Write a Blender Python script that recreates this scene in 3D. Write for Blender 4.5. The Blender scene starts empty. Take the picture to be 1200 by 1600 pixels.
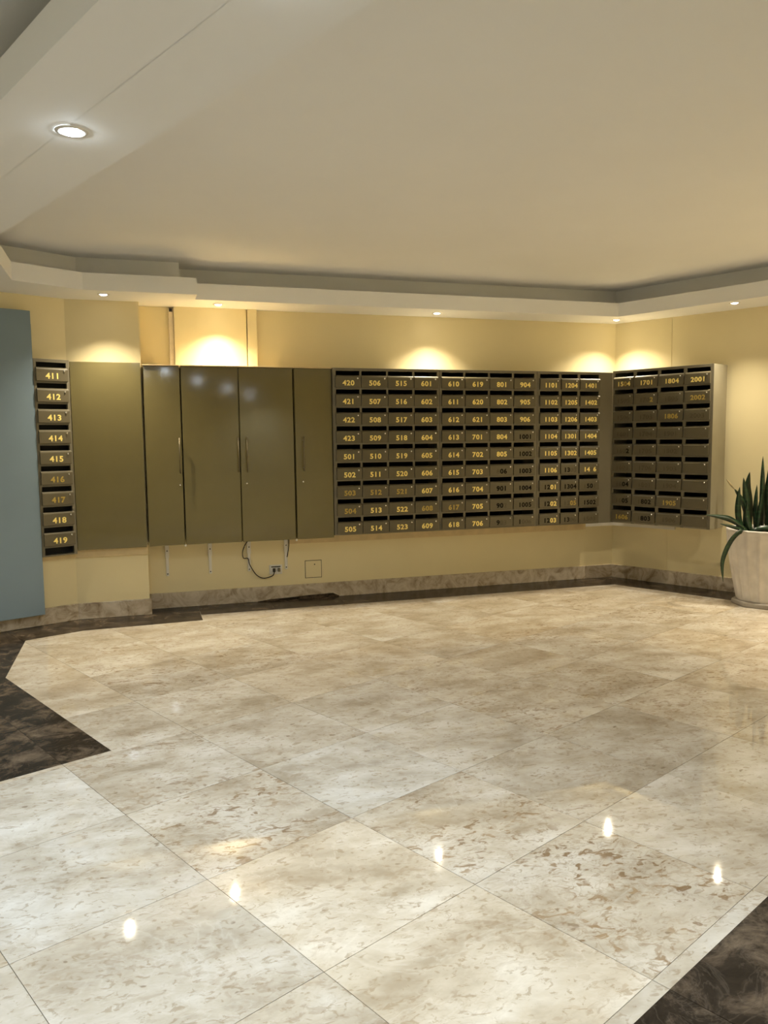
import bpy, bmesh, math, random
from mathutils import Vector, Matrix
random.seed(7)
D = bpy.data
SC = bpy.context.scene
COL = SC.collection
R = math.radians

# ------------------------------------------------------------------ camera
EYE = 1.55
cam = D.cameras.new('camera'); cam_o = D.objects.new('camera', cam); COL.objects.link(cam_o)
cam.sensor_fit = 'VERTICAL'; cam.sensor_height = 24.0; cam.lens = 1239.03/1600*24.0
cam.clip_start = 0.05; cam.clip_end = 100
_F = Vector((0.29513946, 0.95097324, -0.0924262))
_R = Vector((0.95473198, -0.29729374, -0.01016282))
_U = Vector((0.0371423, 0.0852428, 0.99566767))
m = Matrix.Identity(4)
for i in range(3):
    m[i][0] = _R[i]; m[i][1] = _U[i]; m[i][2] = -_F[i]
m[0][3], m[1][3], m[2][3] = 0, 0, EYE
cam_o.matrix_world = m
SC.camera = cam_o

# ------------------------------------------------------------------ world, exposure
w = D.worlds.new('World'); SC.world = w; w.use_nodes = True
w.node_tree.nodes['Background'].inputs[0].default_value = (0.5, 0.55, 0.65, 1)
w.node_tree.nodes['Background'].inputs[1].default_value = 0.05
vs = SC.view_settings
vs.view_transform = 'Standard'; vs.look = 'None'; vs.gamma = 1.0; vs.use_curve_mapping = False
vs.exposure = 0.80
WARM = (1.0, 0.885, 0.68); COOL = (0.80, 0.92, 1.04)
P_WARM = 92.0; P_COOL = 72.0; P_HALL_FILL = 26.0; P_RIGHT_BOOST = 290.0

# ------------------------------------------------------------------ materials
def new_mat(name):
    mt = D.materials.new(name); mt.use_nodes = True
    nt = mt.node_tree; b = nt.nodes['Principled BSDF']
    return mt, nt, b
def N(nt, t, **kw):
    n = nt.nodes.new(t)
    for k, v in kw.items(): setattr(n, k, v)
    return n
def ramp(nt, fac, stops):
    r = N(nt, 'ShaderNodeValToRGB'); e = r.color_ramp.elements
    while len(e) < len(stops): e.new(0.5)
    for i, (p, c) in enumerate(stops):
        e[i].position = p; e[i].color = (c[0], c[1], c[2], 1) if hasattr(c, '__len__') else (c, c, c, 1)
    nt.links.new(fac, r.inputs[0]); return r.outputs[0]
def mixc(nt, a, b, f, mode='MIX'):
    x = N(nt, 'ShaderNodeMix', data_type='RGBA', blend_type=mode)
    for s, v in ((0, f), (6, a), (7, b)):
        if hasattr(v, 'is_linked') or hasattr(v, 'links'): nt.links.new(v, x.inputs[s])
        else: x.inputs[s].default_value = v if s == 0 else (v[0], v[1], v[2], 1)
    return x.outputs[2]
def noise(nt, vec, scale, detail=4, rough=.55, dist=0.0):
    n = N(nt, 'ShaderNodeTexNoise'); n.inputs['Scale'].default_value = scale
    n.inputs['Detail'].default_value = detail; n.inputs['Roughness'].default_value = rough
    n.inputs['Distortion'].default_value = dist
    if vec is not None: nt.links.new(vec, n.inputs['Vector'])
    return n.outputs['Fac']
def math_n(nt, op, a, b=None):
    x = N(nt, 'ShaderNodeMath', operation=op)
    for i, v in enumerate((a, b)):
        if v is None: continue
        if hasattr(v, 'links'): nt.links.new(v, x.inputs[i])
        else: x.inputs[i].default_value = v
    return x.outputs[0]
def bump(nt, b, h, strength, dist=.002):
    bn = N(nt, 'ShaderNodeBump'); bn.inputs['Strength'].default_value = strength; bn.inputs['Distance'].default_value = dist
    nt.links.new(h, bn.inputs['Height']); nt.links.new(bn.outputs[0], b.inputs['Normal'])
def plain(name, col, rough=.5, metal=0.0, var=.06, scale=6.0, bmp=0.0, bscale=120.0, spec=.5):
    mt, nt, b = new_mat(name)
    tc = N(nt, 'ShaderNodeTexCoord')
    f = noise(nt, tc.outputs['Object'], scale, 3)
    c = ramp(nt, f, [(.3, [x*(1-var) for x in col]), (.7, [min(1, x*(1+var)) for x in col])])
    nt.links.new(c, b.inputs['Base Color'])
    b.inputs['Roughness'].default_value = rough; b.inputs['Metallic'].default_value = metal
    b.inputs['Specular IOR Level'].default_value = spec
    if bmp: bump(nt, b, noise(nt, tc.outputs['Object'], bscale, 2), bmp)
    return mt

M = {}
M['wall'] = plain('wall_paint', (.82, .71, .43), .55, var=.03, scale=1.6, bmp=.06, bscale=60)
M['ceil'] = plain('ceiling_paint', (.90, .90, .895), .8, var=.015, scale=1.2)
M['cab'] = plain('cabinet_lacquer', (.168, .140, .060), .085, var=.05, scale=2.5, bmp=.012, bscale=60)
M['boxdoor'] = plain('letterbox_door_paint', (.118, .100, .060), .34, var=.06, scale=4, bmp=.04, bscale=300)
M['box'] = plain('letterbox_paint', (.165, .145, .098), .40, var=.06, scale=4, bmp=.04, bscale=300)
M['boxin'] = plain('letterbox_inside_shade', (.012, .011, .010), .8, var=.1)  # near-black, the shade inside the slots put into the colour
M['boxside'] = plain('letterbox_side', (.30, .27, .19), .4, var=.06, scale=5, bmp=.05, bscale=200)
M['blue'] = plain('blue_grey_paint', (.190, .260, .315), .45, var=.05, scale=1.5)
M['gold'] = plain('gold_number', (1.0, .80, .26), .30, .15, var=.05, scale=30)
M['dimgold'] = plain('dim_reflection_number', (.46, .335, .075), .40, .15, var=.25, scale=60)  # gold foil with a dim reflection painted into its colour
M['black'] = plain('dark_reflection_number', (.008, .007, .005), .7, 0, var=.2, scale=60, spec=.1)  # same foil mirroring something dark, painted into the colour
M['faint'] = plain('faint_reflection_number', (.085, .070, .038), .45, 0, var=.3, scale=60)  # same foil, reflection painted in close to the door tone
M['chrome'] = plain('chrome', (.75, .73, .68), .2, 1.0, var=.03)
M['steel'] = plain('brushed_steel', (.20, .17, .11), .42, .8, var=.06, scale=40)
M['white'] = plain('white_plastic', (.80, .77, .70), .4, var=.03)
M['channel'] = plain('painted_channel', (.72, .62, .44), .5, var=.08, scale=20)
M['cleat'] = plain('lit_top_edge', (.70, .55, .30), .5, var=.08, scale=10)
M['rubber'] = plain('black_rubber', (.02, .018, .015), .5, var=.1)
M['soil'] = plain('soil', (.05, .035, .022), .95, var=.5, scale=40, bmp=.6, bscale=60)
M['grout'] = plain('grout', (.42, .38, .31), .8, var=.1)
M['pot'] = plain('cast_stone_planter', (.66, .61, .55), .7, var=.10, scale=9, bmp=.25, bscale=70)
M['saucer'] = plain('worn_stone_saucer', (.36, .32, .27), .7, var=.15, scale=9, bmp=.2, bscale=70)
M['trimring'] = plain('downlight_trim', (.78, .76, .72), .35, var=.02)

def lens_mat(name, col, s):
    mt, nt, b = new_mat(name)
    b.inputs['Base Color'].default_value = (.9, .9, .9, 1)
    b.inputs['Emission Color'].default_value = (*col, 1); b.inputs['Emission Strength'].default_value = s
    return mt
M['lens_warm'] = lens_mat('lamp_glow_warm', (1, .90, .72), 14)
M['lens_cool'] = lens_mat('lamp_glow_cool', (.80, .92, 1), 130)

def marble_light():
    mt, nt, b = new_mat('cream_marble')
    tc = N(nt, 'ShaderNodeTexCoord'); oi = N(nt, 'ShaderNodeObjectInfo')
    sep = N(nt, 'ShaderNodeSeparateColor'); nt.links.new(oi.outputs['Color'], sep.inputs[0])
    off = N(nt, 'ShaderNodeVectorMath', operation='SCALE'); off.inputs[0].default_value = (37, 91, 13)
    nt.links.new(oi.outputs['Random'], off.inputs['Scale'])
    add = N(nt, 'ShaderNodeVectorMath', operation='ADD')
    nt.links.new(tc.outputs['Object'], add.inputs[0]); nt.links.new(off.outputs[0], add.inputs[1])
    mp = N(nt, 'ShaderNodeMapping'); mp.inputs['Rotation'].default_value = (0, 0, R(12)); mp.inputs['Scale'].default_value = (.75, 1.2, 1); nt.links.new(add.outputs[0], mp.inputs[0])
    v = mp.outputs[0]
    cloud = noise(nt, v, 3.6, 5, .62, .25)
    base = ramp(nt, cloud, [(.30, (.37, .31, .225)), (.48, (.52, .46, .365)), (.68, (.665, .62, .54))])
    # fine grain flecks, everywhere
    fl = noise(nt, v, 34, 4, .6, .8)
    flm = ramp(nt, fl, [(.57, 0), (.64, 1)])
    # brown shell-like flecks gathered in clusters
    cl = noise(nt, v, 2.6, 2, .5, .6)
    cm = ramp(nt, cl, [(.38, 0), (.56, 1)])
    sh = noise(nt, v, 19, 3, .5, 1.0)
    ridge = math_n(nt, 'ABSOLUTE', math_n(nt, 'SUBTRACT', sh, .5))
    rm = ramp(nt, ridge, [(.0, 1), (.018, .7), (.04, 0)])
    sh2 = noise(nt, v, 22, 4, .55, .9)
    pm = ramp(nt, sh2, [(.555, 0), (.62, 1)])
    f1 = math_n(nt, 'MULTIPLY', math_n(nt, 'MAXIMUM', math_n(nt, 'MULTIPLY', rm, .35), pm), cm)
    f1 = math_n(nt, 'MULTIPLY', f1, sep.outputs[1])
    c = mixc(nt, base, (.30, .225, .135), math_n(nt, 'MULTIPLY', flm, .55))
    brown = ramp(nt, noise(nt, v, 8, 2), [(.35, (.20, .12, .055)), (.65, (.33, .23, .13))])
    c = mixc(nt, c, brown, math_n(nt, 'MULTIPLY', f1, .78))
    # sparse dark pits and long light veins
    pits = ramp(nt, noise(nt, v, 24, 2, .4, .3), [(.72, 0), (.76, 1)])
    c = mixc(nt, c, (.22, .16, .10), math_n(nt, 'MULTIPLY', pits, .7))
    vn = noise(nt, v, 2.2, 5, .6, 1.6)
    vm = ramp(nt, math_n(nt, 'ABSOLUTE', math_n(nt, 'SUBTRACT', vn, .5)), [(.0, 1), (.012, .4), (.03, 0)])
    c = mixc(nt, c, (.76, .72, .65), math_n(nt, 'MULTIPLY', vm, .18))
    # whole-tile tone (red channel = lightness, blue channel = warmth)
    tint = mixc(nt, (.94, .97, 1.02), (1.05, .97, .84), sep.outputs[2])
    c = mixc(nt, c, tint, 1.0, 'MULTIPLY')
    sc = N(nt, 'ShaderNodeVectorMath', operation='SCALE'); nt.links.new(c, sc.inputs[0]); nt.links.new(sep.outputs[0], sc.inputs['Scale'])
    nt.links.new(sc.outputs[0], b.inputs['Base Color'])
    rr = ramp(nt, noise(nt, v, 6, 3), [(.3, .022), (.7, .05)])
    nt.links.new(rr, b.inputs['Roughness'])
    b.inputs['Specular IOR Level'].default_value = .5
    bump(nt, b, noise(nt, v, 3, 2), .04, .001)
    return mt
def marble_dark():
    mt, nt, b = new_mat('dark_brown_marble')
    tc = N(nt, 'ShaderNodeTexCoord'); oi = N(nt, 'ShaderNodeObjectInfo')
    off = N(nt, 'ShaderNodeVectorMath', operation='SCALE'); off.inputs[0].default_value = (17, 51, 9)
    nt.links.new(oi.outputs['Random'], off.inputs['Scale'])
    add = N(nt, 'ShaderNodeVectorMath', operation='ADD')
    nt.links.new(tc.outputs['Object'], add.inputs[0]); nt.links.new(off.outputs[0], add.inputs[1])
    v = add.outputs[0]
    c = ramp(nt, noise(nt, v, 5.5, 7, .72, .5), [(.28, (.012, .009, .006)), (.48, (.030, .022, .015)), (.60, (.10, .073, .048)), (.74, (.19, .145, .10))])
    vn = noise(nt, v, 5, 4, .6, 1.8)
    vm = ramp(nt, math_n(nt, 'ABSOLUTE', math_n(nt, 'SUBTRACT', vn, .5)), [(.0, 1), (.014, .3), (.03, 0)])
    c = mixc(nt, c, (.25, .20, .145), math_n(nt, 'MULTIPLY', vm, .12))
    nt.links.new(c, b.inputs['Base Color']); b.inputs['Roughness'].default_value = .20; b.inputs['Specular IOR Level'].default_value = .08
    return mt
def marble_base():
    mt, nt, b = new_mat('skirting_marble')
    tc = N(nt, 'ShaderNodeTexCoord'); v = tc.outputs['Object']
    c = ramp(nt, noise(nt, v, 7, 6, .65, 1.4), [(.30, (.24, .175, .11)), (.46, (.47, .385, .28)), (.60, (.60, .52, .41)), (.75, (.66, .59, .48))])
    nt.links.new(c, b.inputs['Base Color']); b.inputs['Roughness'].default_value = .25
    return mt
def leaf_mat():
    mt, nt, b = new_mat('snake_plant_leaf')
    tc = N(nt, 'ShaderNodeTexCoord'); v = tc.outputs['Object']
    mp = N(nt, 'ShaderNodeMapping'); mp.inputs['Scale'].default_value = (1, 1, 6); nt.links.new(v, mp.inputs[0])
    c = ramp(nt, noise(nt, mp.outputs[0], 6, 4, .6, .6), [(.35, (.004, .014, .006)), (.55, (.009, .032, .011)), (.74, (.035, .080, .028))])
    nt.links.new(c, b.inputs['Base Color']); b.inputs['Roughness'].default_value = .35
    return mt
M['marble'] = marble_light(); M['dark'] = marble_dark(); M['skirt'] = marble_base(); M['leaf'] = leaf_mat()
M['leafdry'] = plain('dry_leaf', (.34, .28, .15), .6, var=.2, scale=20)

# ------------------------------------------------------------------ helpers
def tag(o, label=None, cat=None, group=None, kind=None):
    if label: o['label'] = label
    if cat: o['category'] = cat
    if group: o['group'] = group
    if kind: o['kind'] = kind
    return o
class MB:
    """collects vertices and faces for one mesh"""
    def __init__(s): s.v = []; s.f = []; s.mi = []
    def box(s, x0, x1, y0, y1, z0, z1, mi=0):
        b = len(s.v)
        s.v += [(x0,y0,z0),(x1,y0,z0),(x1,y1,z0),(x0,y1,z0),(x0,y0,z1),(x1,y0,z1),(x1,y1,z1),(x0,y1,z1)]
        for q in ((0,3,2,1),(4,5,6,7),(0,1,5,4),(1,2,6,5),(2,3,7,6),(3,0,4,7)):
            s.f.append([b+i for i in q]); s.mi.append(mi)
    def prism(s, pts, z0, z1):
        n = len(pts); b = len(s.v)
        s.v += [(p[0],p[1],z0) for p in pts] + [(p[0],p[1],z1) for p in pts]
        s.f.append([b+i for i in reversed(range(n))]); s.f.append([b+n+i for i in range(n)])
        for i in range(n): s.f.append([b+i, b+(i+1)%n, b+n+(i+1)%n, b+n+i])
        s.mi += [0]*(n+2)
    def profile_x(s, prof, x0, x1):
        """closed (y,z) outline swept along x"""
        n = len(prof); b = len(s.v)
        s.v += [(x0,p[0],p[1]) for p in prof] + [(x1,p[0],p[1]) for p in prof]
        s.f.append([b+i for i in range(n)]); s.f.append([b+n+i for i in reversed(range(n))])
        for i in range(n): s.f.append([b+i, b+n+i, b+n+(i+1)%n, b+(i+1)%n])
        s.mi += [0]*(n+2)
    def lathe(s, prof, n=24, cx=0, cy=0, rad=None):
        """(r,z) outline round the z axis"""
        b = len(s.v); k = len(prof)
        for j in range(n):
            a = 2*math.pi*j/n
            for (r, z) in prof:
                q = r if rad is None else rad(r, z, a)
                s.v.append((cx+q*math.cos(a), cy+q*math.sin(a), z))
        for j in range(n):
            for i in range(k-1):
                s.f.append([b+j*k+i, b+((j+1)%n)*k+i, b+((j+1)%n)*k+i+1, b+j*k+i+1]); s.mi.append(0)
        return s
    def tube(s, pts, r, n=6):
        b = len(s.v); pts = [Vector(p) for p in pts]; L = len(pts)
        for i, p in enumerate(pts):
            t = (pts[min(i+1,L-1)]-pts[max(i-1,0)]).normalized()
            a = t.cross(Vector((0,0,1)) if abs(t.z) < .9 else Vector((1,0,0))).normalized(); c = t.cross(a)
            for j in range(n):
                g = 2*math.pi*j/n; s.v.append(tuple(p + a*math.cos(g)*r + c*math.sin(g)*r))
        for i in range(L-1):
            for j in range(n):
                s.f.append([b+i*n+j, b+i*n+(j+1)%n, b+(i+1)*n+(j+1)%n, b+(i+1)*n+j]); s.mi.append(0)
        s.f.append([b+j for j in reversed(range(n))]); s.f.append([b+(L-1)*n+j for j in range(n)]); s.mi += [0,0]
    def mesh(s, name, mats, smooth=False):
        me = D.meshes.new(name); me.from_pydata(s.v, [], s.f)
        for mt in (mats if isinstance(mats, (list, tuple)) else [mats]): me.materials.append(M[mt] if isinstance(mt, str) else mt)
        for p, i in zip(me.polygons, s.mi): p.material_index = i; p.use_smooth = smooth
        bm = bmesh.new(); bm.from_mesh(me); bmesh.ops.recalc_face_normals(bm, faces=bm.faces); bm.to_mesh(me); bm.free()
        me.update(); return me
    def obj(s, name, mats, parent=None, smooth=False, loc=None):
        return link(name, s.mesh(name, mats, smooth), parent, loc)
def link(name, me, parent=None, loc=None):
    o = D.objects.new(name, me); COL.objects.link(o)
    if parent is not None: o.parent = parent
    if loc is not None: o.location = loc
    return o
def empty(name, loc, rz=0):
    o = D.objects.new(name, None); COL.objects.link(o); o.location = loc; o.rotation_euler = (0,0,rz); o.empty_display_size = .1; return o
def bevel(o, wd=.003, seg=2):
    md = o.modifiers.new('bevel', 'BEVEL'); md.width = wd; md.segments = seg; md.limit_method = 'ANGLE'; return o
def struct(o): o['kind'] = 'structure'; return o

# plan axes: u runs with the floor joints (25 deg), v across them
A25 = R(25); T1 = Vector((math.cos(A25), math.sin(A25))); T2 = Vector((-math.sin(A25), math.cos(A25)))
def uv(u, v): p = T1*u + T2*v; return (p.x, p.y)
def to_uv(p): q = Vector((p[0], p[1])); return (q.dot(T1), q.dot(T2))
ZS, ZL, ZC = 2.75, 2.885, 3.05          # soffit, lip top, ceiling
YW, YP, YF = 7.545, 7.32, 7.245         # main wall, pilaster, front of the cabinets
COR = Vector((4.975, 7.545))
AR = R(-62.5); DR = Vector((math.cos(AR), math.sin(AR))); NR = Vector((math.sin(AR), -math.cos(AR)))  # right wall, NR into the room
BEND = Vector((-.54, YP))
U_L, V_B = -3.2, -3.2                    # far side walls of the hall behind the viewer
RW_END = COR + DR*10.0

# ------------------------------------------------------------------ structure: walls
def wall_run(name, a, b, inward, z0=0, z1=3.2, th=.12, mat='wall'):
    a = Vector(a); b = Vector(b); n = Vector(inward).normalized()
    return struct(tag(MB_prism([a, b, b-n*th, a-n*th], z0, z1, name, mat)))
def MB_prism(pts, z0, z1, name, mat, parent=None):
    q = MB(); q.prism([(p[0], p[1]) for p in pts], z0, z1); return q.obj(name, mat, parent)
LEFT_END = Vector(uv(U_L, to_uv(BEND)[1]))
wall_run('wall_back', (.064, YW), COR + DR*-.14*0, (0,-1))
wall_run('wall_right', COR, RW_END, NR)
struct(MB_prism([(BEND.x, YP), (.064, YP), (.064, YW+.12), (BEND.x-.05, YW+.12)], 0, 3.2, 'wall_pilaster', 'wall'))
wall_run('wall_left', LEFT_END, BEND, -T2)
hall_a = Vector(uv(U_L, V_B)); hall_b = Vector(uv(to_uv(RW_END)[0]+.5, V_B))
wall_run('wall_hall_side', hall_a, LEFT_END, T1)
wall_run('wall_hall_rear', hall_b, hall_a, T2)

# boxed-out chase and joint cover on the main wall above the cabinets
c = MB(); c.box(.365, 1.012, YW-.045, YW, 2.215, ZS); struct(c.obj('trim_1', 'wall'))
c = MB(); c.box(1.022, 1.108, YW-.060, YW, 2.215, ZS); struct(bevel(c.obj('trim_2', 'wall'), .002))
# timber rails under the cabinets
c = MB(); c.box(1.372, 4.62, YW-.030, YW, .545, .625); struct(bevel(c.obj('trim_3', 'cleat'), .002))
c = MB(); c.box(BEND.x, .064, YP-.022, YP, .545, .64); struct(bevel(c.obj('trim_4', 'cleat'), .002))
p = BEND; q = BEND - T1*.30
struct(MB_prism([q, p, p-T2*.022, q-T2*.022], .545, .60, 'trim_5', 'cleat'))
p = COR + DR*.0; q = COR + DR*.72
struct(MB_prism([p, q, q+NR*.03, p+NR*.03], .575, .615, 'trim_6', 'white'))
c = MB(); c.box(4.62, 4.965, YW-.032, YW, .575, .615); struct(c.obj('trim_7', 'white'))
# vertical joint bead on the right wall
p = COR + DR*.62; q = COR + DR*.634
struct(MB_prism([p, q, q+NR*.004, p+NR*.004], .14, ZS, 'trim_8', 'wall'))

# skirting
SK = .142
def skirt(name, a, b, n, mat='skirt'):
    a = Vector(a); b = Vector(b); n = Vector(n)
    o = struct(MB_prism([a, b, b+n*.018, a+n*.018], 0, SK, name, mat)); bevel(o, .003); return o
skirt('baseboard_back', (.064, YW), (COR.x-.005, YW), (0,-1))
skirt('baseboard_right', COR, RW_END, NR)
skirt('baseboard_pilaster', (BEND.x, YP), (.064+.018, YP), (0,-1))
skirt('baseboard_pilaster_return', (.064, YP), (.064, YW), (1,0))
skirt('baseboard_left', LEFT_END, BEND, -T2)

# ------------------------------------------------------------------ structure: floor of marble tiles
fl = MB(); fl.prism([hall_a-T1*.2-T2*.2, hall_b+T1*.2-T2*.2, RW_END+T1*.3, COR+T1*.4+T2*.2, (COR.x, YW+.2), (-.6, YW+.2), LEFT_END+T2*.2-T1*.2], -.12, -.004)
floor = struct(fl.obj('floor', 'grout'))
GU, GV, PU, PV = 1.327, 1.073, .6655, .6695
def clip(poly, a, b, c):
    """keep a*x+b*y<=c"""
    out = []
    for i in range(len(poly)):
        p, q = poly[i], poly[(i+1) % len(poly)]
        dp, dq = a*p[0]+b*p[1]-c, a*q[0]+b*q[1]-c
        if dp <= 0: out.append(p)
        if (dp < 0 < dq) or (dq < 0 < dp):
            t = dp/(dp-dq); out.append((p[0]+(q[0]-p[0])*t, p[1]+(q[1]-p[1])*t))
    return out
def area(p): return .5*sum(p[i][0]*p[(i+1)%len(p)][1]-p[(i+1)%len(p)][0]*p[i][1] for i in range(len(p)))
# tone of single tiles: lightness, brown flecks, warmth
TONE = {(0,2):(.98,1.0,.35),(0,1):(1.08,.35,.55),(1,2):(1.06,.12,.05),(1,1):(1.0,1.0,.45),(1,0):(.97,1.15,.5),(0,0):(1.08,.45,.55),
        (-1,1):(.98,.35,.25),(-1,2):(1.0,.3,.1),(-1,3):(1.1,.15,.0),(2,1):(.88,.5,.5),(2,0):(.95,.3,.45),(3,1):(.86,.4,.5),(2,2):(1.0,.2,.3),
        (0,3):(.98,.7,.25),(1,3):(.97,.4,.3),(2,3):(.95,.3,.35),(3,2):(.95,.9,.5),(4,2):(.92,.8,.5),(1,4):(1.0,.5,.4),(0,4):(1.0,.6,.3),(3,3):(.95,.7,.5),(-1,0):(1.0,.4,.4)}
def lay(region_uv, mat, name, vmin=-9, joint=.0012, ua=-9, ub=99):
    if area(region_uv) < 0: region_uv = region_uv[::-1]
    us = [p[0] for p in region_uv]; vv = [p[1] for p in region_uv]
    for i in range(math.floor((min(us)-GU)/PU), math.ceil((max(us)-GU)/PU)):
        for j in range(math.floor((min(vv)-GV)/PV), math.ceil((max(vv)-GV)/PV)):
            u0, u1 = GU+i*PU+joint, GU+(i+1)*PU-joint; v0, v1 = GV+j*PV+joint, GV+(j+1)*PV-joint
            p = clip(clip(clip(clip(region_uv, -1,0,-u0), 1,0,u1), 0,-1,-v0), 0,1,v1)
            r = []
            for k in p:
                if not r or (abs(k[0]-r[-1][0])+abs(k[1]-r[-1][1]) > 1e-5): r.append(k)
            if len(r) > 2 and abs(r[0][0]-r[-1][0])+abs(r[0][1]-r[-1][1]) < 1e-5: r.pop()
            if len(r) < 3 or abs(area(r)) < 4e-4: continue
            cx, cy = uv(sum(a[0] for a in r)/len(r), sum(a[1] for a in r)/len(r))
            q = MB(); q.prism([(uv(*a)[0]-cx, uv(*a)[1]-cy) for a in r], -.014, random.uniform(-.0003, .0003))
            o = q.obj(name, mat, floor, loc=(cx, cy, 0))
            t = TONE.get((i, j)) or (random.uniform(.92, 1.03), random.choice((.15,.3,.5,.7,.9)), random.uniform(.25,.6))
            o.color = (t[0], t[1], t[2], 1)
YD = 7.128
cA = (4.735, YD)
rr = Vector(cA) + DR*9.2
light_xy = [(.495, YD), cA]
e = to_uv(cA); f = to_uv(rr); t = (e[1]-1.02)/(e[1]-f[1])
light = [to_uv((.495, YD)), e, (e[0]+(f[0]-e[0])*t, 1.02), (-2.6, 1.02), (-2.6, 3.79), (1.572, 3.79), to_uv((-.882, 5.635)), to_uv((-.885, 6.661)), to_uv((-.473, 6.853)), to_uv((.495, 6.912))]
lay(light, 'marble', 'floor_tile')
darkL = [(-2.6, 3.79), (1.572, 3.79), to_uv((-.882, 5.635)), to_uv((-.885, 6.661)), to_uv((-.473, 6.853)), to_uv((.495, 6.912)), to_uv((.495, YW)), to_uv((.064, YW)), to_uv((.064, YP)), to_uv((BEND.x, YP)), (-2.6, to_uv(BEND)[1])]
lay(darkL, 'dark', 'dark_floor_tile')
lay([(-2.6, -1.0), (8.6, -1.0), (8.6, 1.02), (-2.6, 1.02)], 'dark', 'dark_floor_tile')
# dark border along the main and right walls, laid in lengths
x = .497
while x < 4.97:
    x1 = min(x+.665, 4.98)
    pts = [(x+.001, YD+.001), (x1-.001, YD+.001), (x1-.001, YW), (x+.001, YW)]
    if x1 > 4.7: pts = [(x+.001, YD+.001), (cA[0], YD+.001), (COR.x, YW), (x+.001, YW)]
    cx = sum(a[0] for a in pts)/4; cy = sum(a[1] for a in pts)/4
    q = MB(); q.prism([(a[0]-cx, a[1]-cy) for a in pts], -.014, 0); q.obj('dark_border_tile', 'dark', floor, loc=(cx, cy, 0))
    if x1 > 4.7: break
    x = x1
for k in range(9):
    a = Vector(cA) + DR*(.665*k) + Vector((.001,0)); b = Vector(cA) + DR*(.665*(k+1)-.001)
    a2 = COR + DR*(.665*k if k else .001); b2 = COR + DR*(.665*(k+1)-.001)
    pts = [a, b, b2, a2]; cx = sum(t.x for t in pts)/4; cy = sum(t.y for t in pts)/4
    q = MB(); q.prism([(t.x-cx, t.y-cy) for t in pts], -.014, 0); q.obj('dark_border_tile', 'dark', floor, loc=(cx, cy, 0))

# ------------------------------------------------------------------ structure: tray ceiling with perimeter cove
q = MB(); q.prism([hall_a-T1*.2-T2*.2, hall_b+T1*.2-T2*.2, RW_END+T1*.3, COR+T1*.4+T2*.2, (COR.x, YW+.2), (-.6, YW+.2), LEFT_END+T2*.2-T1*.2], ZC, ZC+.1)
struct(q.obj('ceiling', 'ceil'))
def cove(name, lip, back, outer, dz=0.0):
    """soffit slab from the wall line (outer) to the lip line, upstand at the lip, trough, rise to the ceiling at the back line"""
    s = MB(); n = len(lip)
    def inner(i, d):   # point d from lip towards back
        a, b = Vector(lip[i]), Vector(back[i]); return a + (b-a)*d
    rows = [[(o[0], o[1], ZS+dz) for o in outer], [(p[0], p[1], ZS+dz) for p in lip], [(p[0], p[1], ZL) for p in lip],
            [(*inner(i, .14), ZL) for i in range(n)], [(*inner(i, .14), ZS+.03) for i in range(n)],
            [(p[0], p[1], ZS+.03) for p in back], [(p[0], p[1], ZC) for p in back], [(o[0], o[1], ZC) for o in outer]]
    for r in rows: s.v += r
    for k in range(len(rows)-1):
        for i in range(n-1):
            s.f.append([k*n+i, k*n+i+1, (k+1)*n+i+1, (k+1)*n+i]); s.mi.append(0)
    return struct(s.obj(name, 'ceil'))
UC, UB = 1.54, .972                      # edges of the dropped strip that crosses the hall
DL = Vector((math.cos(R(-66.5)), math.sin(R(-66.5))))   # lip of the right-hand soffit
l_r0 = Vector((4.70, 7.085))
c_near = uv(UC, V_B)
cb_top = (-.825, (UC+.825*T1.x)/T1.y)    # where the strip edge meets the short return
lip = [l_r0 + DL*10.2, l_r0, Vector((.527, 7.085)), Vector((.527, 6.85)), Vector((-.36, 6.85)), Vector((-.838, 6.575)), Vector(cb_top), Vector(c_near)]
back = [l_r0 + Vector((.24,.24)) + DL*10.2, Vector((4.83, 7.345)), Vector((.40, 7.345)), Vector((.40, 7.085)), Vector((-.42, 7.085)), Vector((-1.07, 6.72)), Vector((-1.06, cb_top[1]-.06)), Vector(uv(UC-.24, V_B))]
outer = [RW_END, COR, Vector((.30, YW)), Vector((.064, YW)), Vector((BEND.x, YP)), Vector((-1.08, 7.09)), Vector((-1.30, cb_top[1]+.3)), Vector(uv(1.250, V_B))]
cove('ceiling_cove', lip, back, outer)
# other half of the dropped strip and the soffit along the left wall beyond it
vL = to_uv(BEND)[1]
lip2 = [Vector(uv(UB, V_B)), Vector(uv(UB, 5.9)), Vector(uv(U_L, 5.9))]
back2 = [Vector(uv(UB+.24, V_B)), Vector(uv(UB+.24, 6.14)), Vector(uv(U_L, 6.14))]
outer2 = [Vector(uv(1.275, V_B)), Vector(uv(1.275, vL)), Vector(uv(U_L, vL))]
cove('ceiling_cove', lip2, back2, outer2, .001)
# infill of the soffit between the two coves
struct(MB_prism([uv(1.0, V_B), uv(1.5, V_B), (cb_top[0]-.03, cb_top[1]-.03), (-.87, 6.60), (-.40, 6.90), (-.30, YP), (BEND.x, YP), uv(U_L, vL), uv(U_L, 5.95), uv(1.0, 5.95)], ZS+.003, ZS+.012, 'ceiling_soffit', 'ceil'))

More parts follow.
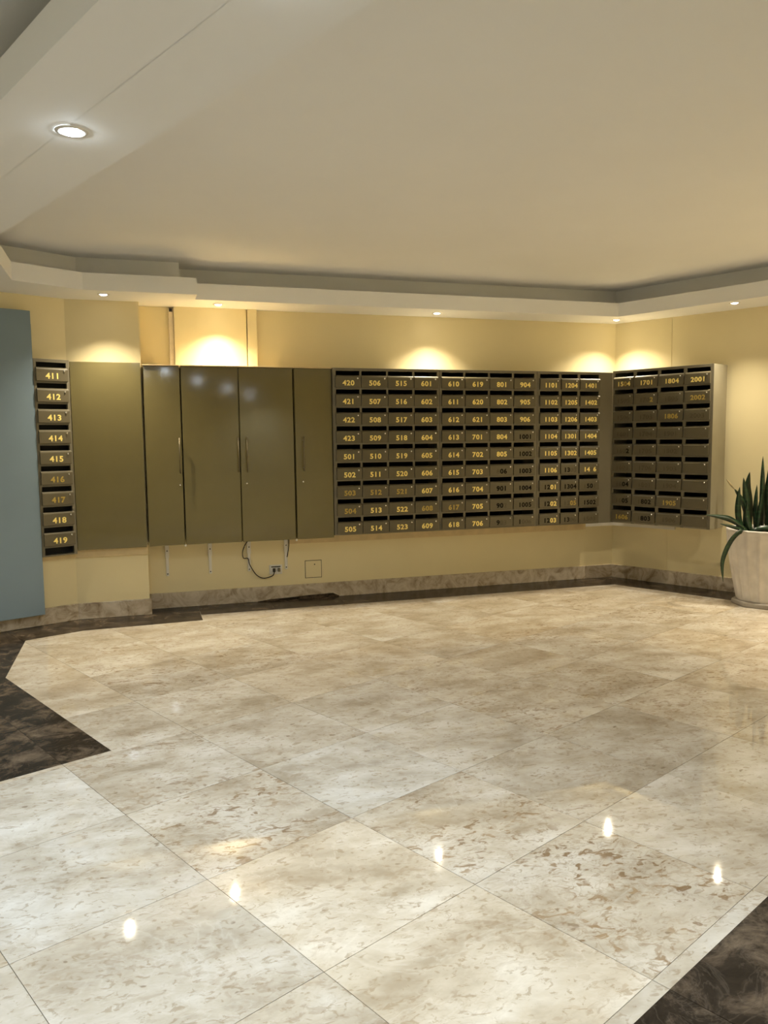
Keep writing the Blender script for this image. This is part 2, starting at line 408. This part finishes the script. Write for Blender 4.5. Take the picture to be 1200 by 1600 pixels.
# ------------------------------------------------------------------ downlights
def ring_mesh():
    s = MB(); s.lathe([(.030, -.002), (.034, -.005), (.046, -.005), (.050, .0)], 24); return s.mesh('trim_ring', 'trimring', True)
def lens_mesh(mt):
    k = 1.3 if mt == 'lens_cool' else 1.0
    s = MB(); s.lathe([(.0005, -.0125*k), (.012, -.0115*k), (.022, -.008*k), (.031, -.0025)], 24); return s.mesh('lens', mt, True)
RING = ring_mesh(); LENS = {'warm': lens_mesh('lens_warm'), 'cool': lens_mesh('lens_cool')}
def downlight(x, y, kind, power, label, group=None, cone=120, blend=1.0, sc=1.0, col=None, z=ZS, tilt=None):
    e = empty('downlight', (x, y, z)); e.scale = (sc, sc, 1)
    tag(e, label, 'downlight', group)
    link('trim_ring', RING, e); link('lens', LENS[kind], e)
    ld = D.lights.new('downlight_beam', 'SPOT'); ld.energy = power; ld.color = col or (WARM if kind == 'warm' else COOL)
    ld.spot_size = R(cone); ld.spot_blend = blend; ld.shadow_soft_size = .012
    lo = D.objects.new('downlight_beam', ld); COL.objects.link(lo); lo.parent = e; lo.location = (0, 0, -.020 if kind == 'cool' else -.016)
    if tilt is not None:   # gimbal lamp turned away from the wall
        dv = Vector((tilt[0], tilt[1], 0)).normalized()*math.tan(R(15)) + Vector((0, 0, -1))
        lo.rotation_euler = dv.to_track_quat('-Z', 'Y').to_euler()
    return e
downlight(-.212, 7.02, 'warm', P_WARM, 'small round downlight in the soffit above the plain grey panel', tilt=(.1, -1))
downlight(.742, 7.295, 'warm', P_WARM, 'small round downlight in the soffit above the boxed-out wall section', tilt=(0, -1))
downlight(2.82, 7.295, 'warm', P_WARM, 'small round downlight in the soffit above the long letterbox wall', tilt=(0, -1))
downlight(4.80, 7.27, 'warm', P_WARM, 'small round downlight in the soffit where two walls meet', tilt=(-.55, -1))
downlight(5.262, 6.092, 'warm', P_WARM*.7, 'small round downlight in the soffit above the potted plant', tilt=(-1, -.5))
downlight(-.194, 3.415, 'cool', P_COOL, 'bright white downlight in the dropped ceiling strip', cone=138, blend=.9, sc=1.25)
# unseen fittings beyond the frame
for v in (1.75, .3, -1.2, -2.6):
    x, y = uv(1.262, v); downlight(x, y, 'cool', P_COOL, 'unseen white downlight further along the dropped ceiling strip', 'unseen downlights of the dropped strip', cone=138, blend=.9, sc=1.25)
for k in (1.9, 3.8, 5.7):  # unseen lamps, power raised to brighten floor and ceiling
    x, y = (Vector((5.262, 6.092)) + DL*k); downlight(x, y, 'warm', P_RIGHT_BOOST, 'unseen warm downlight further along the right-hand soffit, boosted as fill', 'unseen boosted downlights of the right soffit')
for u, v in ((-.4, 4.2), (-2.0, 4.2), (-.4, 1.6), (-2.0, 1.6), (-.4, -1.0), (-2.0, -1.0)):  # added lamps, made up to brighten the floor and ceiling bounce
    x, y = uv(u, v); downlight(x, y, 'cool', P_HALL_FILL, 'added unseen white fill downlight in the neighbouring hall ceiling', 'added fill downlights of the hall ceiling', cone=110, blend=.8, sc=1.25, z=ZC)
for u in (.3, -1.5):
    x, y = uv(u, 6.45); downlight(x, y, 'warm', P_WARM, 'unseen warm downlight further along the left-hand soffit', 'unseen downlights of the left soffit')

# ------------------------------------------------------------------ digits
GLY = {}
def glyphs():
    for ch in '0123456789':
        cu = D.curves.new('digit', 'FONT'); cu.body = ch; cu.size = 1; cu.resolution_u = 3; cu.extrude = .012; cu.offset = .031
        o = D.objects.new('digit', cu); COL.objects.link(o); bpy.context.view_layer.update()
        me = D.meshes.new_from_object(o.evaluated_get(bpy.context.evaluated_depsgraph_get()))
        vs_ = [tuple(v.co) for v in me.vertices]; fs = [list(p.vertices) for p in me.polygons]
        x0 = min(v[0] for v in vs_); x1 = max(v[0] for v in vs_); y0 = min(v[1] for v in vs_); y1 = max(v[1] for v in vs_)
        GLY[ch] = ([(v[0]-(x0+x1)/2, v[1], v[2]) for v in vs_], fs, x1-x0, y0, y1)
        D.objects.remove(o); D.curves.remove(cu); D.meshes.remove(me)
glyphs()
GH = GLY['0'][4]-GLY['0'][3]
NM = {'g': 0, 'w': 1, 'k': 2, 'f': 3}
def number(text, code, h, parent, cx, y, z0, adv=.0375):
    """one raised number; code gives the painted reflection tone of each digit"""
    s = h/GH; mb = MB(); n = len(text)
    if len(code) == 1: code = code*n
    for i, ch in enumerate(text):
        if code[i] == '.': continue
        vv, ff, wd, y0, y1 = GLY[ch]; b = len(mb.v); ox = (i-(n-1)/2)*adv
        mb.v += [(v[0]*s*1.09+ox, -v[2]*s, (v[1]-GLY['0'][3])*s) for v in vv]
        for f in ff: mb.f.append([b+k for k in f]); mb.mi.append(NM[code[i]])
    if not mb.v: return None
    me = D.meshes.new('number'); me.from_pydata(mb.v, [], mb.f)
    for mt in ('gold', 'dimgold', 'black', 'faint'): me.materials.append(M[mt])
    for p, i in zip(me.polygons, mb.mi): p.material_index = i
    me.update()
    return link('number', me, parent, (cx, y, z0))

# ------------------------------------------------------------------ letterbox banks
ROW = .1715; SLOT = .041; DH = .1145
def lock_mesh():
    s = MB(); s.lathe([(.0003, -.007), (.0065, -.007), (.0085, -.004), (.0085, .004)], 10)
    s.v = [(a, c, b) for a, b, c in s.v]; return s.mesh('lock', 'chrome', True)
LOCK = lock_mesh()
def door_mesh(wd):
    s = MB(); h = DH
    s.profile_x([(.004, 0), (-.017, 0), (-.020, .003), (-.021, h-.018), (-.018, h-.010), (-.006, h-.002), (.004, h)], -wd/2, wd/2)
    return s.mesh('door', 'boxdoor')
def letterbank(name, origin, rz, x0, x1, cols, numbers, label, depth, ztop=2.207, zbot=.640, side=None, group='letterbox banks'):
    """cols: door extents along the bank; numbers: per column nine (text, tone)"""
    e = empty(name, (origin[0], origin[1], zbot), rz); tag(e, label, 'letterbox bank', group)
    # carcass
    t = .012; H = ztop-zbot
    s = MB(); s.box(x0, x0+t, 0, depth, 0, H); s.box(x1-t, x1, 0, depth, 0, H)
    s.box(x0+t, x1-t, 0, depth, H-t, H); s.box(x0+t, x1-t, 0, depth, 0, t)
    bevel(s.obj('carcass', 'boxside' if side else 'box', e), .002)
    s = MB(); s.box(x0+t, x1-t, depth-.01, depth, t, H-t)
    for r in range(1, 9): z = H-.021-ROW*r; s.box(x0+t, x1-t, .012, depth-.01, z, z+.004)
    for i in range(len(cols)-1): xm = (cols[i][1]+cols[i+1][0])/2; s.box(xm-.002, xm+.002, .012, depth-.01, t, H-t)
    s.obj('compartments', 'boxin', e)
    # face frame
    s = MB(); fy0, fy1 = -.002, .012
    edges = [x0+.001] + [v for c in cols for v in (c[0]+.006, c[1]-.006)] + [x1-.001]
    for i in range(0, len(edges), 2): s.box(edges[i], edges[i+1], fy0, fy1, .001, H-.001)
    for i in range(len(cols)):
        a, b = cols[i][0]+.006, cols[i][1]-.006
        s.box(a, b, fy0, fy1, H-.026, H-.001)
        for r in range(9):
            zt = H-.026-ROW*r
            zb = zt-SLOT-DH
            s.box(a, b, fy0, fy1, max(.001, zt-ROW), zb+.006)
    s.obj('face_frame', 'box', e)
    for i, (a, b) in enumerate(cols):
        dm = door_mesh(b-a)
        for r in range(9):
            zb = H-.026-ROW*r-SLOT-DH
            d = link('door', dm, e, ((a+b)/2, -.002, zb))
            d.rotation_euler = (R(random.uniform(-.35, .35)), 0, R(random.uniform(-.25, .25)))
            link('lock', LOCK, d, ((b-a)/2-.030, -.021, DH-.030))
            tx, code = numbers[i][r]
            if tx: number(tx, code, .050 if len(tx) == 3 else .048, d, .002 if len(tx) == 3 else .006, -.0215, .018, .039 if len(tx) == 3 else .0375)
    return e
def seq(s, codes=None):
    out = []
    for k, n in enumerate(s.split()): out.append((n, (codes[k] if codes else 'g')))
    return out
mc = [(1.786,2.026),(2.034,2.290),(2.296,2.552),(2.560,2.803),(2.842,3.079),(3.088,3.343),(3.350,3.603),(3.612,3.850),(3.903,4.130),(4.146,4.345),(4.360,4.592)]
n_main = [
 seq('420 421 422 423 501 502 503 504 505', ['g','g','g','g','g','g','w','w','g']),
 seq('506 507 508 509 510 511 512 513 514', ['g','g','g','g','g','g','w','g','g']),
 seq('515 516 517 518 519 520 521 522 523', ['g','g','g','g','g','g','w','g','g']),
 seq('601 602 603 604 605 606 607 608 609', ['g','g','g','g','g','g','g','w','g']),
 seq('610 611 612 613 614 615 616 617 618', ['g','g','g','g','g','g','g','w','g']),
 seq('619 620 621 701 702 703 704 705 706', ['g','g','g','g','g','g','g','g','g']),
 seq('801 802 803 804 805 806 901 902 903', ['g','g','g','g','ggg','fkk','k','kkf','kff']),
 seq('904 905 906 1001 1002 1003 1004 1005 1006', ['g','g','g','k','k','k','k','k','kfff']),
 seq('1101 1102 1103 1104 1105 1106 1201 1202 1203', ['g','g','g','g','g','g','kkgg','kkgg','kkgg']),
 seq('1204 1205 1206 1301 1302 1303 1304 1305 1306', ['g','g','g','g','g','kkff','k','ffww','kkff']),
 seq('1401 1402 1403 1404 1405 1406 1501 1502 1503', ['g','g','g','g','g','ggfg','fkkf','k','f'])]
DEP = YW-YF-.002
letterbank('letterbox_bank', (0, YF), 0, 1.760, 2.8215, mc[0:4], n_main[0:4], 'grey-brown letterbox bank numbered 420 to 609, next to the tall doors', DEP)
letterbank('letterbox_bank', (0, YF), 0, 2.8235, 3.8755, mc[4:8], n_main[4:8], 'grey-brown letterbox bank numbered 610 to 1006, middle of the long wall', DEP)
letterbank('letterbox_bank', (0, YF), 0, 3.8775, 4.606, mc[8:11], n_main[8:11], 'narrow three-column letterbox bank numbered from 1101 to 1406, by the corner', DEP)
# right-hand bank
RO = Vector((4.6964, 7.4091))
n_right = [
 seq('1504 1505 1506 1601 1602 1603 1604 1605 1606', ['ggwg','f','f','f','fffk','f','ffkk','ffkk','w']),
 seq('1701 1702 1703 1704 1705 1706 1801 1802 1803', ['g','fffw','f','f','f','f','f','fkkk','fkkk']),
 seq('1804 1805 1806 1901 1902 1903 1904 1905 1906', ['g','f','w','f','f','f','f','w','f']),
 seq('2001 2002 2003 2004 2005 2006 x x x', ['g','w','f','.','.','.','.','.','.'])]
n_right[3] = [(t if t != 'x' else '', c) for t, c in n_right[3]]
rc = [(.182,.402),(.424,.666),(.687,.936),(.956,1.201)]
letterbank('letterbox_bank', RO, R(-64), .160, 1.228, rc, n_right, 'letterbox bank topped by 1701, 1804 and 2001 on the right wall', .285, ztop=2.222, zbot=.642, side=True)
# left-hand column of nine
LO = BEND + (T1*math.sin(0)) - T2*.085
n_left = [seq('411 412 413 414 415 416 417 418 419', ['g','g','g','g','g','w','w','g','g'])]
letterbank('letterbox_bank', LO, A25, -.306, -.014, [(-.290,-.034)], n_left, 'single letterbox column numbered 411 to 419 beside the blue-grey panel', .083, ztop=2.231, zbot=.588)

# filler strip closing the gap between the two banks in the corner
s = MB(); s.box(0, .150, 0, .014, 0, 1.566)
o = s.obj('filler_strip', 'box', loc=(4.6085, YF+.008, .641)); bevel(o, .002)
tag(o, 'dark narrow filler strip between the letterbox banks in the corner', 'panel')

# ------------------------------------------------------------------ tall cabinets
def handle(parent, x, z0, z1):
    h = MB(); h.tube([(x, -.040, z0), (x, -.040, z1)], .006, 8)
    h.tube([(x, -.040, z0+.03), (x, 0, z0+.03)], .004, 6); h.tube([(x, -.040, z1-.03), (x, 0, z1-.03)], .004, 6)
    return h.obj('handle', 'steel', parent, True)
def tall_cabinet(x0, x1, doors, label, zb=.622, zt=2.204):
    e = empty('tall_cabinet', (x0, YF, zb)); tag(e, label, 'cabinet', 'tall cabinets')
    W = x1-x0; H = zt-zb
    s = MB(); s.box(.004, W-.004, .048, YW-YF-.002, 0, H-.004); bevel(s.obj('carcass', 'cab', e), .002)
    s = MB(); s.box(.002, W-.002, .004, YW-YF-.002, H-.004, H+.006); bevel(s.obj('lit_top_board', 'cleat', e), .002)  # pale colour paints the lit top edge into the board
    for (a, b, hx, lock, yaw) in doors:
        s = MB(); s.box(a-x0, b-x0, 0, .020, .0, H-.006); d = bevel(s.obj('door', 'cab', e), .004, 3); d.rotation_euler = (R(-.85), 0, R(yaw))
        handle(d, hx-x0, 1.258-zb, 1.572-zb)
        if lock:
            link('lock', LOCK, d, (lock-x0, 0, 1.156-zb))
    return e
tall_cabinet(.074, .388, [(.078, .384, .364, .360, -.3)], 'narrow tall grey cabinet with one door, left of the double doors')
tall_cabinet(.391, 1.394, [(.397, .8905, .878, None, 0), (.8995, 1.389, .955, .948, 0)], 'wide tall grey cabinet with two doors and paired handles')
tall_cabinet(1.397, 1.758, [(1.405, 1.754, 1.474, 1.468, 0)], 'narrow tall grey cabinet with one door touching the letterboxes')
for x, lab in ((.3895, 'small white peg under the gap left of the double doors'), (1.3955, 'small white peg under the gap right of the double doors')):
    s = MB(); s.lathe([(.0005, .0), (.007, .001), (.009, .006), (.009, .018), (.0005, .018)], 12)
    tag(s.obj('hinge_peg', 'white', None, True, (x, YF+.012, .604)), lab, 'peg')

# plain panel on the pilaster
e = empty('plain_panel', (-.514, YF, .617)); tag(e, 'plain grey-brown panel on the pilaster between letterbox 411 and the tall doors', 'panel')
s = MB(); s.box(0, .572, 0, .018, 0, 1.605); bevel(s.obj('board', 'cab', e), .003, 2)
s = MB(); s.box(.01, .562, .018, YP-YF, .01, 1.595); s.obj('backing', 'cab', e)

# blue-grey panel on the left wall
e = empty('blue_panel', (*(BEND - T1*.309 - T2*.0885), .105), A25); tag(e, 'tall blue-grey panel standing off the left wall', 'panel')
s = MB(); s.box(-2.2, 0, 0, .066, 0, 2.505); bevel(s.obj('board', 'blue', e), .003, 2)
s = MB(); s.box(-.004, .0015, .003, .060, 0, 2.40); s.obj('edge_strip', 'blue', e)

# ------------------------------------------------------------------ things on the wall
# cable channel with open end
e = empty('cable_channel', (.340, YW, 2.213)); tag(e, 'thin vertical cable channel with an open dark top end', 'channel')
s = MB(); s.box(-.021, -.017, -.03, 0, 0, .532); s.box(.017, .021, -.03, 0, 0, .532); s.box(-.017, .017, -.004, 0, 0, .532); s.obj('trough', 'channel', e)
s = MB(); s.box(-.017, .017, -.031, -.027, 0, .492); s.obj('cover', 'channel', e)
s = MB(); s.box(-.014, .014, -.024, -.005, .447, .522); s.obj('dark_end_block', 'rubber', e)  # dark block filling the open top end
# support brackets below the cabinets
names = ['slotted bracket nearest the pilaster below the cabinets', 'slotted bracket second from the pilaster below the cabinets', 'slotted bracket with the black cord in front of it', 'slotted bracket above the right edge of the socket']
for (x, lab) in zip((.235, .624, .987, 1.343), names):
    e = empty('support_bracket', (x, YW, .30)); tag(e, lab, 'bracket', 'brackets under the tall cabinets')
    s = MB(); s.box(-.013, .013, -.016, 0, 0, .17); s.box(-.018, .018, -.024, 0, .17, .335); bevel(s.obj('upright', 'white', e), .002)
    for z in (.02, .235):
        s = MB(); s.lathe([(.0005, -.026), (.006, -.025), (.006, 0)], 8); s.v = [(a, c if z > .1 else c+.008, b) for a, b, c in s.v]; s.obj('screw', 'rubber', e, True, (0, 0, z))
# socket with plug
e = empty('wall_socket', (1.241, YW, .256)); tag(e, 'white double wall socket with a dark plug below the cabinets', 'socket')
s = MB(); s.box(-.062, .062, -.012, 0, 0, .092); bevel(s.obj('face_plate', 'white', e), .004, 2)
s = MB(); s.box(-.045, .045, -.014, -.010, .068, .078); s.obj('switch_row', 'rubber', e)
for x in (-.018, .030):
    s = MB(); s.box(x-.014, x+.010, -.040, -.012, .026, .060); bevel(s.obj('plug' if x < 0 else 'outlet_insert', 'rubber' if x < 0 else 'steel', e), .004, 2)
# cord
def bez(pts, n=10):
    out = []
    for i in range(len(pts)-1):
        p0 = Vector(pts[max(i-1,0)]); p1 = Vector(pts[i]); p2 = Vector(pts[i+1]); p3 = Vector(pts[min(i+2,len(pts)-1)])
        for k in range(n):
            t = k/n; out.append(.5*((2*p1)+(p2-p0)*t+(2*p0-5*p1+4*p2-p3)*t*t+(3*p1-p0-3*p2+p3)*t**3))
    out.append(Vector(pts[-1])); return out
s = MB(); s.tube(bez([(1.222, YW-.035, .295), (1.215, YW-.05, .27), (1.195, YW-.04, .245), (1.12, YW-.03, .228), (1.05, YW-.03, .265), (.99, YW-.03, .365), (.975, YW-.03, .425), (.93, YW-.035, .435), (.925, YW-.04, .50), (.955, YW-.04, .57), (1.0, YW-.04, .62)]), .005, 6)
tag(s.obj('power_cord', 'rubber', None, True), 'black cord looping from the wall socket up behind the cabinets', 'cord')
s = MB(); s.tube(bez([(1.372, YW-.028, .60), (1.368, YW-.03, .53), (1.356, YW-.028, .45), (1.348, YW-.028, .42)]), .004, 6)
tag(s.obj('loose_wire', 'rubber', None, True), 'short dark wire beside the bracket above the socket', 'wire')
# access cover
e = empty('access_cover', (1.611, YW, .202)); tag(e, 'square cover plate with one screw low on the wall', 'cover plate')
s = MB(); s.box(-.078, .078, -.006, 0, 0, .164); bevel(s.obj('plate', 'wall', e), .002)
s = MB(); s.box(-.083, .083, -.002, 0, -.005, .169); s.obj('shadow_outline', 'soil', e)  # dark sheet, the shade line round the plate put into colour
s = MB(); s.lathe([(.0005, -.010), (.006, -.009), (.006, 0)], 8); s.v = [(a, c, b) for a, b, c in s.v]; s.obj('screw', 'rubber', e, True, (.012, 0, .128))
# loose strip of dark stone against the skirting
s = MB(); s.profile_x([(0, 0), (0, .004), (.012, .006), (.012, 0)], -.40, -.34)
s.v = []; s.f = []; s.mi = []
for k, (x0, h) in enumerate([(-.40, .003), (-.28, .016), (-.10, .020), (.12, .030), (.34, .034), (.40, .008)]):
    s.v += [(x0, 0, 0), (x0, 0, h), (x0, .012, h*1.1), (x0, .012, 0)]
    if k:
        for j in range(4): s.f.append([4*k-4+j, 4*k-4+(j+1)%4, 4*k+(j+1)%4, 4*k+j]); s.mi.append(0)
s.f += [[0,1,2,3], [23,22,21,20]]; s.mi += [0,0]
o = s.obj('stone_offcut', 'dark', None, False, (1.46, YW-.032, .0)); tag(o, 'dark stone strip lying along the skirting below the socket', 'stone strip')

# ------------------------------------------------------------------ planter and plant
PC = Vector((5.462, 5.815))
e = empty('planter', (PC.x, PC.y, 0)); tag(e, 'tall fluted off-white planter on an octagonal base by the right wall', 'planter')
NF = 20
def flute(r, z, a):
    k = (a*NF/(2*math.pi)) % 1.0
    return r*(1 - .075*math.sin(math.pi*k)**.7) if z > .06 and z < .685 else r
s = MB(); prof = [(.24, .045), (.250, .05), (.258, .09), (.272, .16), (.292, .26), (.312, .37), (.328, .48), (.340, .58), (.347, .66), (.350, .69), (.346, .70), (.322, .70), (.315, .68), (.310, .62)]
s.lathe(prof, NF*8, rad=flute); s.obj('body', 'pot', e, True)
s = MB(); s.lathe([(.0005, 0), (.285, 0), (.290, .008), (.290, .036), (.282, .046), (.0005, .046)], 8); o = s.obj('saucer', 'saucer', e); o.rotation_euler = (0, 0, R(11)); bevel(o, .004)
s = MB(); s.lathe([(.0005, .655), (.10, .66), (.22, .652), (.312, .64)], 24); s.obj('soil', 'soil', e, True)

e = empty('snake_plant', (PC.x, PC.y, .65)); tag(e, 'dark green snake plant with pointed upright and drooping leaves in the planter', 'plant')
RX = Vector((.9548, -.2973, 0)); FYv = Vector((.2964, .9550, 0))
def leaf(pts, wmax, mat='leaf', twist=0.0, wpos=.45, up=False):
    """pts: (sideways, depth, height) from the planter axis, base to tip; a folded tapering blade with thickness"""
    wmax *= 1.45
    path = bez([RX*p[0] + FYv*p[1] + Vector((0, 0, p[2]-.65)) for p in pts], 6)
    n = len(path); s = MB()
    for i, p in enumerate(path):
        t = i/(n-1)
        tg = (path[min(i+1,n-1)]-path[max(i-1,0)]).normalized()
        side = Vector((0, .35, 1)) if up else (RX*math.cos(twist) + FYv*math.sin(twist)); side = (side - tg*side.dot(tg))
        if side.length < .05: side = FYv - tg*FYv.dot(tg)
        side.normalize(); nor = tg.cross(side)
        wd = wmax*(.42+.58*math.sin(min(1, t/wpos)*math.pi/2)) if t < wpos else wmax*max(.02, (1-((t-wpos)/(1-wpos))**1.8))
        th = .0035
        s.v += [tuple(p-side*wd/2+nor*wd*.12), tuple(p-nor*th), tuple(p+side*wd/2+nor*wd*.12), tuple(p+nor*th)]
    for i in range(n-1):
        for j in range(4): s.f.append([i*4+j, i*4+(j+1)%4, (i+1)*4+(j+1)%4, (i+1)*4+j]); s.mi.append(0)
    s.f.append([0,1,2,3]); s.f.append([(n-1)*4+k for k in (3,2,1,0)]); s.mi += [0,0]
    return s.obj('leaf', mat, e, True)
DX = .048   # the planter axis sits this far left of the measuring axis
L_ = lambda x, y, z: (x+DX+.012, y, z)
leaf([L_(-.20,.02,.64), L_(-.29,-.02,.915), L_(-.40,-.05,1.07)], .034)
leaf([L_(-.395,-.05,1.062), L_(-.44,-.06,1.11), L_(-.482,-.07,1.155)], .012, 'leafdry')
leaf([L_(-.30,-.05,.65), L_(-.352,-.06,.80), L_(-.362,-.06,.95), L_(-.353,-.06,1.085)], .040)
leaf([L_(-.23,.0,.64), L_(-.25,-.01,.84), L_(-.28,-.02,1.02), L_(-.305,-.02,1.165)], .046)
leaf([L_(-.20,.05,.64), L_(-.215,.04,.90), L_(-.235,.04,1.07), L_(-.222,.04,1.212)], .052)
leaf([L_(-.14,-.04,.64), L_(-.137,-.05,.86), L_(-.143,-.05,1.12), L_(-.15,-.05,1.355)], .038)
leaf([L_(-.19,-.08,.64), L_(-.18,-.09,.84), L_(-.17,-.10,1.03)], .036)
leaf([L_(-.06,-.06,.64), L_(-.08,-.07,.90), L_(-.085,-.07,1.12), L_(-.072,-.07,1.33)], .066)
leaf([L_(-.02,.06,.64), L_(-.03,.06,.95), L_(-.01,.06,1.40)], .060)
leaf([L_(.06,-.05,.64), L_(.07,-.06,.95), L_(.10,-.06,1.30)], .060)
leaf([L_(.13,.04,.64), L_(.16,.04,.9), L_(.22,.04,1.22)], .058)
leaf([L_(-.24,-.10,.64), L_(-.30,-.12,.78), L_(-.325,-.13,.90)], .036)
leaf([L_(-.10,-.12,.64), L_(-.11,-.14,.82), L_(-.10,-.15,1.0)], .046)
leaf([L_(-.03,-.14,.64), L_(-.035,-.16,.86), L_(-.05,-.17,1.08)], .050)
leaf([L_(-.27,.03,.64), L_(-.24,.05,.80), L_(-.262,.05,.98)], .034)
leaf([L_(.02,.10,.64), L_(.06,.12,.9), L_(.04,.12,1.2)], .055)
leaf([L_(.18,-.06,.64), L_(.24,-.08,.85), L_(.30,-.08,1.12)], .05)
leaf([L_(-.25,-.06,.67), L_(-.352,-.12,.738), L_(-.46,-.15,.80), L_(-.56,-.16,.826), L_(-.70,-.17,.846)], .040, wpos=.5, up=True)
leaf([L_(-.26,-.08,.68), L_(-.40,-.16,.72), L_(-.50,-.18,.748), L_(-.58,-.19,.768)], .022, up=True)
leaf([L_(-.28,-.10,.66), L_(-.385,-.18,.702), L_(-.50,-.22,.61), L_(-.572,-.24,.44), L_(-.556,-.24,.255)], .046, twist=.5, wpos=.6)
leaf([L_(-.17,-.02,.64), L_(-.19,-.03,.86), L_(-.185,-.03,1.10)], .034)
leaf([L_(-.11,.02,.64), L_(-.10,.02,.90), L_(-.11,.02,1.16)], .040)
leaf([L_(-.24,-.03,.64), L_(-.27,-.05,.82), L_(-.275,-.05,.97)], .036)
leaf([L_(-.04,-.10,.64), L_(-.06,-.12,.84), L_(-.03,-.12,1.02)], .044)
leaf([L_(-.31,.0,.64), L_(-.33,.0,.76), L_(-.31,.0,.88)], .030)
# dark leaf litter at the rim
leaf([L_(-.30,-.10,.66), L_(-.20,-.16,.715), L_(-.05,-.2,.72), L_(.1,-.2,.70)], .035, up=True)
